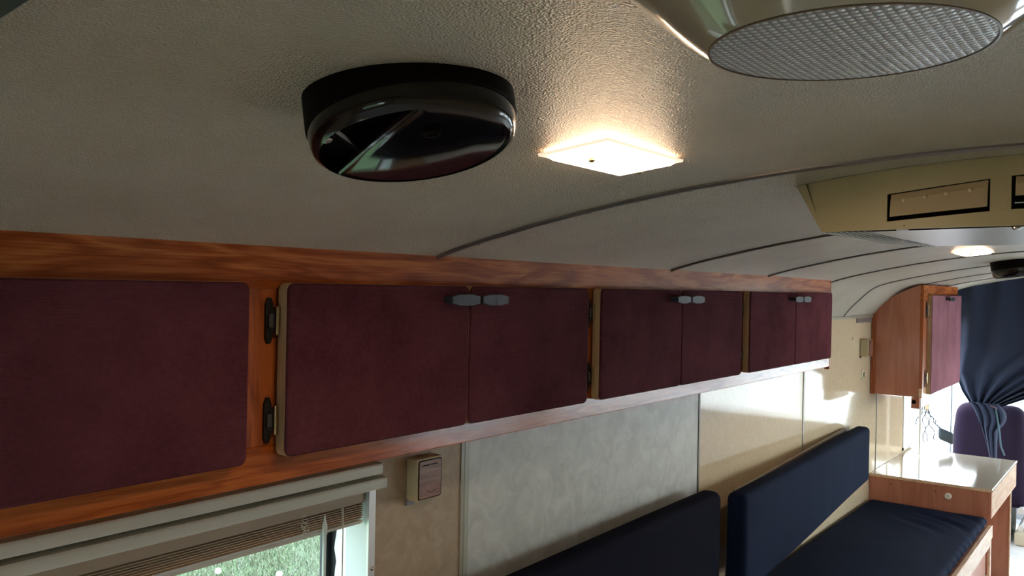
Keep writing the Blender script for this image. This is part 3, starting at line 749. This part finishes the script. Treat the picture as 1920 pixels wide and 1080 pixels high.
# ------------------------------------------------------------------ benches
def pillow(x0, x1, y0, y1, z0, z1, r, nx=60, ny=30, nz=8, wr=None, pow_=1.0):
    """rounded box with optional displacement wr(x, y, z)"""
    mb = MB(); key = {}
    def put(p):
        q = [min(max(p[0], x0+r), x1-r), min(max(p[1], y0+r), y1-r), min(max(p[2], z0+r), z1-r)]
        q = Vector(q); d = Vector(p)-q
        if d.length > 1e-9: p2 = q + d.normalized()*r
        else: p2 = Vector(p)
        if wr: p2 = p2 + wr(p2)
        k = tuple(round(c_, 5) for c_ in p)
        if k not in key: key[k] = len(mb.v); mb.v.append(tuple(p2))
        return key[k]
    def lin(a, b_, n): return [a+(b_-a)*i/n for i in range(n+1)]
    def dens(a, b_, n):   # extra samples near the rounded ends
        e_ = [a + r*(1-math.cos(PI/2*i/5)) for i in range(5)]
        m_ = lin(a+r, b_-r, n); return e_ + m_ + [b_-(q-a) for q in reversed(e_)]
    X_, Y_, Z_ = dens(x0, x1, nx), dens(y0, y1, ny), dens(z0, z1, nz)
    # project onto cube faces with tan-like spacing
    for (A, B, fx) in ((X_, Y_, lambda a, b_, s_: (a, b_, z1 if s_ else z0)), (X_, Z_, lambda a, b_, s_: (a, y1 if s_ else y0, b_)), (Y_, Z_, lambda a, b_, s_: (x1 if s_ else x0, a, b_))):
        for s_ in (0, 1):
            for i in range(len(A)-1):
                for j in range(len(B)-1):
                    mb.f.append((put(fx(A[i], B[j], s_)), put(fx(A[i+1], B[j], s_)), put(fx(A[i+1], B[j+1], s_)), put(fx(A[i], B[j+1], s_))))
    return mb
BX1 = 5.245
bn = thing('bench', (4.1, 1.0, FZ), 'far wall bench with oak rail and navy sheeted seat cushion', 'bench')
obj('front_rail', MB().box(2.93, BX1, .676, .698, -1.305, -1.240), 'oak_glare', bn, bevel=.002)
obj('lower_frame', MB().box(2.93, BX1, .682, .694, -1.345, -1.306).box(BX1-.035, BX1, .682, .694, FZ, -1.345).box(4.1, 4.14, .682, .694, FZ, -1.345).box(2.93, BX1-.035, .682, .694, FZ, -1.66), 'oak_glare', bn)
obj('front_panel', MB().box(2.93, BX1-.035, .704, .712, -1.66, -1.345), 'ply', bn)
obj('deck', MB().box(2.93, BX1, .6985, W-.003, -1.262, -1.245), 'ply', bn)
def wr1(p):
    d = Vector((0, 0, 0))
    if p.z > -1.225:
        cx_ = (p.x-5.0); fy = math.exp(-((p.y-.86)/.16)**2); fx = math.exp(-((p.x-4.75)/.42)**2)
        q_ = (p.x*.55-(p.y)*1.0)*30 + 2.2*math.sin(p.x*5) + 1.3*math.sin(p.y*11+p.x*3); d.z += .012*fy*fx*(math.sin(q_)*.6 + .4*math.sin(q_*1.9+1))*(.5+.5*math.sin(p.x*7+p.y*5))
        d.z += .014*math.sin(PI*min(max((p.x-2.95)/2.3, 0), 1))*math.sin(PI*min(max((p.y-.70)/.6, 0), 1)) + .006*(p.y-.9)
    if p.y < .76:
        d.y += .0035*math.sin(p.x*55+p.z*40+2*math.sin(p.x*7))*math.exp(-((p.z+1.22)/.03)**2)
    return d
obj('seat_cushion', pillow(2.95, BX1-.012, .702, W-.012, -1.2445, -1.196, .024, 150, 46, 4, wr1), 'navy', bn, smooth=True)

def backrest(x0, x1, yf0, yf1, z0a, z0b, zt, label, th=.075, cut=.0, name='backrest_cushion'):
    """cushion between x0 and x1 whose front runs from yf0 to yf1; bottom z0a -> z0b"""
    def warp(p):
        t = (p.x-x0)/(x1-x0); d = Vector((0, 0, 0))
        d.y += (yf0 + (yf1-yf0)*t) - .0 + 0
        zz = (p.z-zt)/(-.34)
        d.z += zz*0
        bot = z0a + (z0b-z0a)*t
        u_ = (zt-p.z)/.34; d.z += (zt + (bot-zt)*u_) - p.z
        d.y += .006*math.sin(p.x*3.1) * .5
        return d
    mb = pillow(x0, x1, 0, th, zt-.34, zt, .026, 70, 4, 20, None)
    mb.v = [tuple(Vector(p)+warp(Vector(p))) for p in mb.v]
    t_ = thing('backrest', ((x0+x1)/2, (yf0+yf1)/2+th, min(z0a, z0b)), label, 'backrest')
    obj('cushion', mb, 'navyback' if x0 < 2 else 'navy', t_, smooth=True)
    bd = MB(); yb0, yb1 = yf0+th, yf1+th
    bd.add([(x0+.10, yb0, zt-.012), (x1-.18, yb1, zt+.004), (x1-.18, yb1+.014, zt+.004), (x0+.10, yb0+.014, zt-.012), (x0+.03, yb0, z0a+.02), (x1-.18, yb1, z0b+.02), (x1-.18, yb1+.014, z0b+.02), (x0+.03, yb0+.014, z0a+.02)],
           [(0, 1, 2, 3), (4, 5, 6, 7), (0, 1, 5, 4), (1, 2, 6, 5), (2, 3, 7, 6), (3, 0, 4, 7)])
    if x0 > 2: obj('backing_board', bd, plain('grey_brown_board', (.17, .125, .10), .5), t_)
    return t_
backrest(2.905, 4.86, 1.135, 1.213, -1.09, -1.015, -.722, 'far navy backrest cushion leaning on the cream wall above the bench', th=.078)
backrest(.95, 2.83, 1.185, 1.19, -1.10, -1.10, -.702, 'near dark backrest cushion at the bottom of the grey wall panel', th=.08)
b2 = thing('bench', (1.9, 1.0, FZ), 'near wall bench under the dark backrest and grey wall panel', 'bench')
obj('base', MB().box(.95, 2.86, .70, W-.003, FZ, -1.262), 'ply', b2)
obj('seat_cushion', pillow(.95, 2.86, .68, W-.012, -1.258, -1.196, .028, 20, 10, 3), 'navy', b2, smooth=True)

# ------------------------------------------------------------------ cab seat, curtain, cords, pedals
st_ = thing('driver_seat', (7.05, .94, FZ), 'plum upholstered driver seat behind the tied navy curtain', 'seat')
obj('backrest', pillow(6.92, 7.10, .700, 1.178, -1.46, -.790, .085, 8, 16, 20, lambda p: Vector((.10*(p.z+1.4), 0, 0)) + Vector((0, (p.y-.94)*-.10*max(0, (p.z+1.0)/.25), 0))), 'seat', st_, smooth=True)
obj('seat_base', pillow(6.94, 7.50, .70, 1.18, -1.50, -1.36, .05, 12, 12, 4), 'seat', st_, smooth=True)
obj('pedestal', MB().box(7.0, 7.4, .80, 1.08, FZ+.001, -1.50), 'rubber', st_, bevel=.01)
obj('slide_rail', MB().tube([(6.90, .72, -1.50), (7.5, .72, -1.50)], .022, 10), 'acgrey', st_, smooth=True)
obj('slide_rail', MB().tube([(6.90, .72, -1.62), (7.5, .72, -1.62)], .020, 10), 'acgrey', st_, smooth=True)
obj('base_skirt', MB().box(6.92, 7.5, .62, .76, FZ+.001, -1.66), 'cream', st_, bevel=.01)

# curtain: hangs from the headliner, gathered at a tie, tail over the seat
cu = thing('curtain', (6.75, .9, -1.15), 'navy curtain gathered by a tie in front of the windscreen', 'curtain')
ML, TIE = 1.150, (.885, -.770)
def lerp(a, b_, t): return a+(b_-a)*t
rows = []
NZ, NY = 64, 120
top_z = lambda y: ceil(XF, y)+.01
for i in range(NZ+1):
    t = i/NZ; row = []
    z = lerp(.0, TIE[1], t)
    # left edge of the cloth, then its right edge
    if z > -.555: yl = ML
    elif z > -.68: yl = lerp(ML, 1.085, ((-.555-z)/.125)**.8)
    else: yl = lerp(1.085, 1.02, (-.68-z)/.09)
    yr_top = -.25
    k_ = max(0, (-.38-z)/.39); yr = lerp(yr_top, .845, min(1, k_)**.75)
    for j in range(NY+1):
        s_ = j/NY; y = lerp(yl, yr, s_)
        amp = .018 + .01*t; ph = s_*46 + 1.5*math.sin(3*t+s_*5)
        x = 6.87 - .12*t**2*1.0 + amp*math.sin(ph)*(.5+.5*math.sin(s_*9+1)**2)
        zz = z
        if i == 0: zz = top_z(y)
        else: zz = lerp(top_z(y), z, min(1, t*4)) if t < .25 else z
        row.append((x, y, zz))
    rows.append(row)
mb = MB(); mb.grid(rows); o = obj('drape', mb, 'curtain', cu, smooth=True)
sm = o.modifiers.new('thickness', 'SOLIDIFY'); sm.thickness = .004
rows = []
for i in range(25):
    t = i/24; row = []
    for j in range(91):
        s_ = j/90; y = lerp(-.62, WR+.03, s_); zz = lerp(top_z(y), -.86, t)
        row.append((6.87 + .022*math.sin(s_*60+math.sin(s_*9)*2), y, zz))
    rows.append(row)
cu_dim = thing('curtain', (6.87, -.7, -.86), 'unseen straight navy curtain added to dim the reflection in the wall', 'curtain')  # out-of-view drape, added to darken what the wall reflects
o = obj('drape', MB().grid(rows), 'curtain', cu_dim, smooth=True)
sm = o.modifiers.new('thickness', 'SOLIDIFY'); sm.thickness = .004
# tail below the tie
rows = []
for i in range(31):
    t = i/30; z = lerp(-.745, -1.16, t)
    yl = lerp(1.01, .93, min(1, t*1.2)) if t > .0 else 1.01
    yl = 1.03-.14*t**.6; yr = .853 - .05*math.sin(min(1, t*2.2)*PI)*(1 if t < .45 else .3) + .0*t
    row = []
    for j in range(41):
        s_ = j/40; y = lerp(yl, yr, s_)
        row.append((6.715 - .02*math.sin(s_*PI) - .012*math.sin(s_*22+t*4) + .03*t, y, z + .02*math.sin(s_*7)*t))
    rows.append(row)
mb = MB(); mb.grid(rows); o = obj('tail', mb, 'curtain', cu, smooth=True)
sm = o.modifiers.new('thickness', 'SOLIDIFY'); sm.thickness = .006
obj('tie', MB().tube([(6.70, .905, -.752), (6.69, .88, -.765), (6.70, .855, -.775), (6.74, .845, -.770)], .008, 8), plain('faded_tie', (.10, .07, .10), .8), cu, smooth=True)
obj('tie_end', MB().tube([(6.695, .86, -.78), (6.69, .835, -.93), (6.69, .825, -1.03), (6.68, .80, -1.09)], .006, 6), plain('teal_tie', (.05, .10, .13), .8), cu, smooth=True)

# cords dangling by the side window, with a dark microphone
cdh = thing('hanging_cables', (6.5, 1.28, -1.0), 'tangled dark cables with a microphone hanging by the bright side window', 'cables')
def cable(p0, p1, wob, n=24, r=.004, seed=0):
    rnd = random.Random(seed); a, b_, c_ = rnd.uniform(3, 8), rnd.uniform(3, 8), rnd.uniform(0, 6)
    pts = []
    for k in range(n+1):
        t = k/n; p = Vector(p0).lerp(Vector(p1), t)
        pts.append(p + Vector((wob*math.sin(a*t*2+c_)*math.sin(PI*t), wob*.8*math.sin(b_*t*2+c_)*math.sin(PI*t), 0)))
    return MB().tube(pts, r, 6)
ends = [((6.45, 1.262, -.775), (6.42, 1.258, -1.02)), ((6.46, 1.25, -.78), (6.42, 1.236, -1.02)), ((6.46, 1.255, -.80), (6.43, 1.12, -.97)), ((6.46, 1.245, -.79), (6.42, 1.19, -1.0)),
        ((6.44, 1.27, -.78), (6.38, 1.30, -.90)), ((6.45, 1.255, -.72), (6.45, 1.25, -.79)), ((6.46, 1.25, -.79), (6.43, 1.16, -.92))]
for k, (a, c_) in enumerate(ends): obj('cable', cable(a, c_, .018, r=.0035, seed=k), 'cable', cdh, smooth=True)
obj('clip', MB().box(6.44, 6.46, 1.235, 1.258, -.80, -.735), 'acflap', cdh, bevel=.004)
obj('microphone', pillow(6.40, 6.44, 1.07, 1.165, -.985, -.905, .018, 3, 4, 4, lambda p: Vector((0, 0, -.35*(1.165-p.y)))), 'cable', cdh, smooth=True)
# pole between side window and windscreen
struct('trim_18', MB().tube([(6.11, 1.22, -1.052), (6.11, 1.22, -.58)], .007, 10), 'alu', smooth=True)

# ------------------------------------------------------------------ outside
mb = MB(); mb.add([(-30, -60, FZ-.62), (60, -60, FZ-.62), (60, 60, FZ-.62), (-30, 60, FZ-.62)], [(0, 1, 2, 3)])
struct('gravel_drive', MB().box(9.0, 60, -60, 60, FZ-.66, FZ-.612).box(-30, 9.0, -60, -1.9, FZ-.66, FZ-.612), 'gravel')
gb = obj('lawn', mb, 'ground', kind='structure', at=(0, 0, -EYE))
# blades where the near window looks
mb = MB(); rnd = random.Random(3)
zg = FZ-.62
for k in range(80000):
    d = 4.2 + 10*rnd.random()**1.3; ang = math.radians(rnd.uniform(44, 76))
    x, y = d*math.cos(ang), d*math.sin(ang)
    h = rnd.uniform(.04, .10); a = rnd.uniform(0, 2*PI); wx, wy = .0045*math.cos(a), .0045*math.sin(a)
    lx, ly = rnd.gauss(0, .03), rnd.gauss(0, .03)
    mb.v += [(x-wx, y-wy, zg), (x+wx, y+wy, zg), (x+lx, y+ly, zg+h)]; i = len(mb.v); mb.f.append((i-3, i-2, i-1))
me_ = obj('grass', mb, 'blade', at=(0, 0, -EYE)); me_['kind'] = 'stuff'
tag(me_, 'pale green sunlit grass outside the near window', 'grass')
for x, y, lab in ((3.955, 5.80, 'left one of two white dandelion heads in the lawn outside the near window'), (4.212, 5.38, 'right one of two white dandelion heads in the lawn, cut by the lower edge')):
    t_ = thing('dandelion', (x, y, zg), lab, 'flower', 'dandelions in the lawn')
    obj('stem', MB().tube([(x, y, zg), (x+.005, y, zg+.10)], .002, 5), 'blade', t_)
    obj('seed_head', MB().lathe((x+.005, y, zg+.10), (0, 0, 1), [(.004, -.025), (.02, -.016), (.026, 0), (.02, .016), (.004, .025)], 12), 'foam', t_, smooth=True)
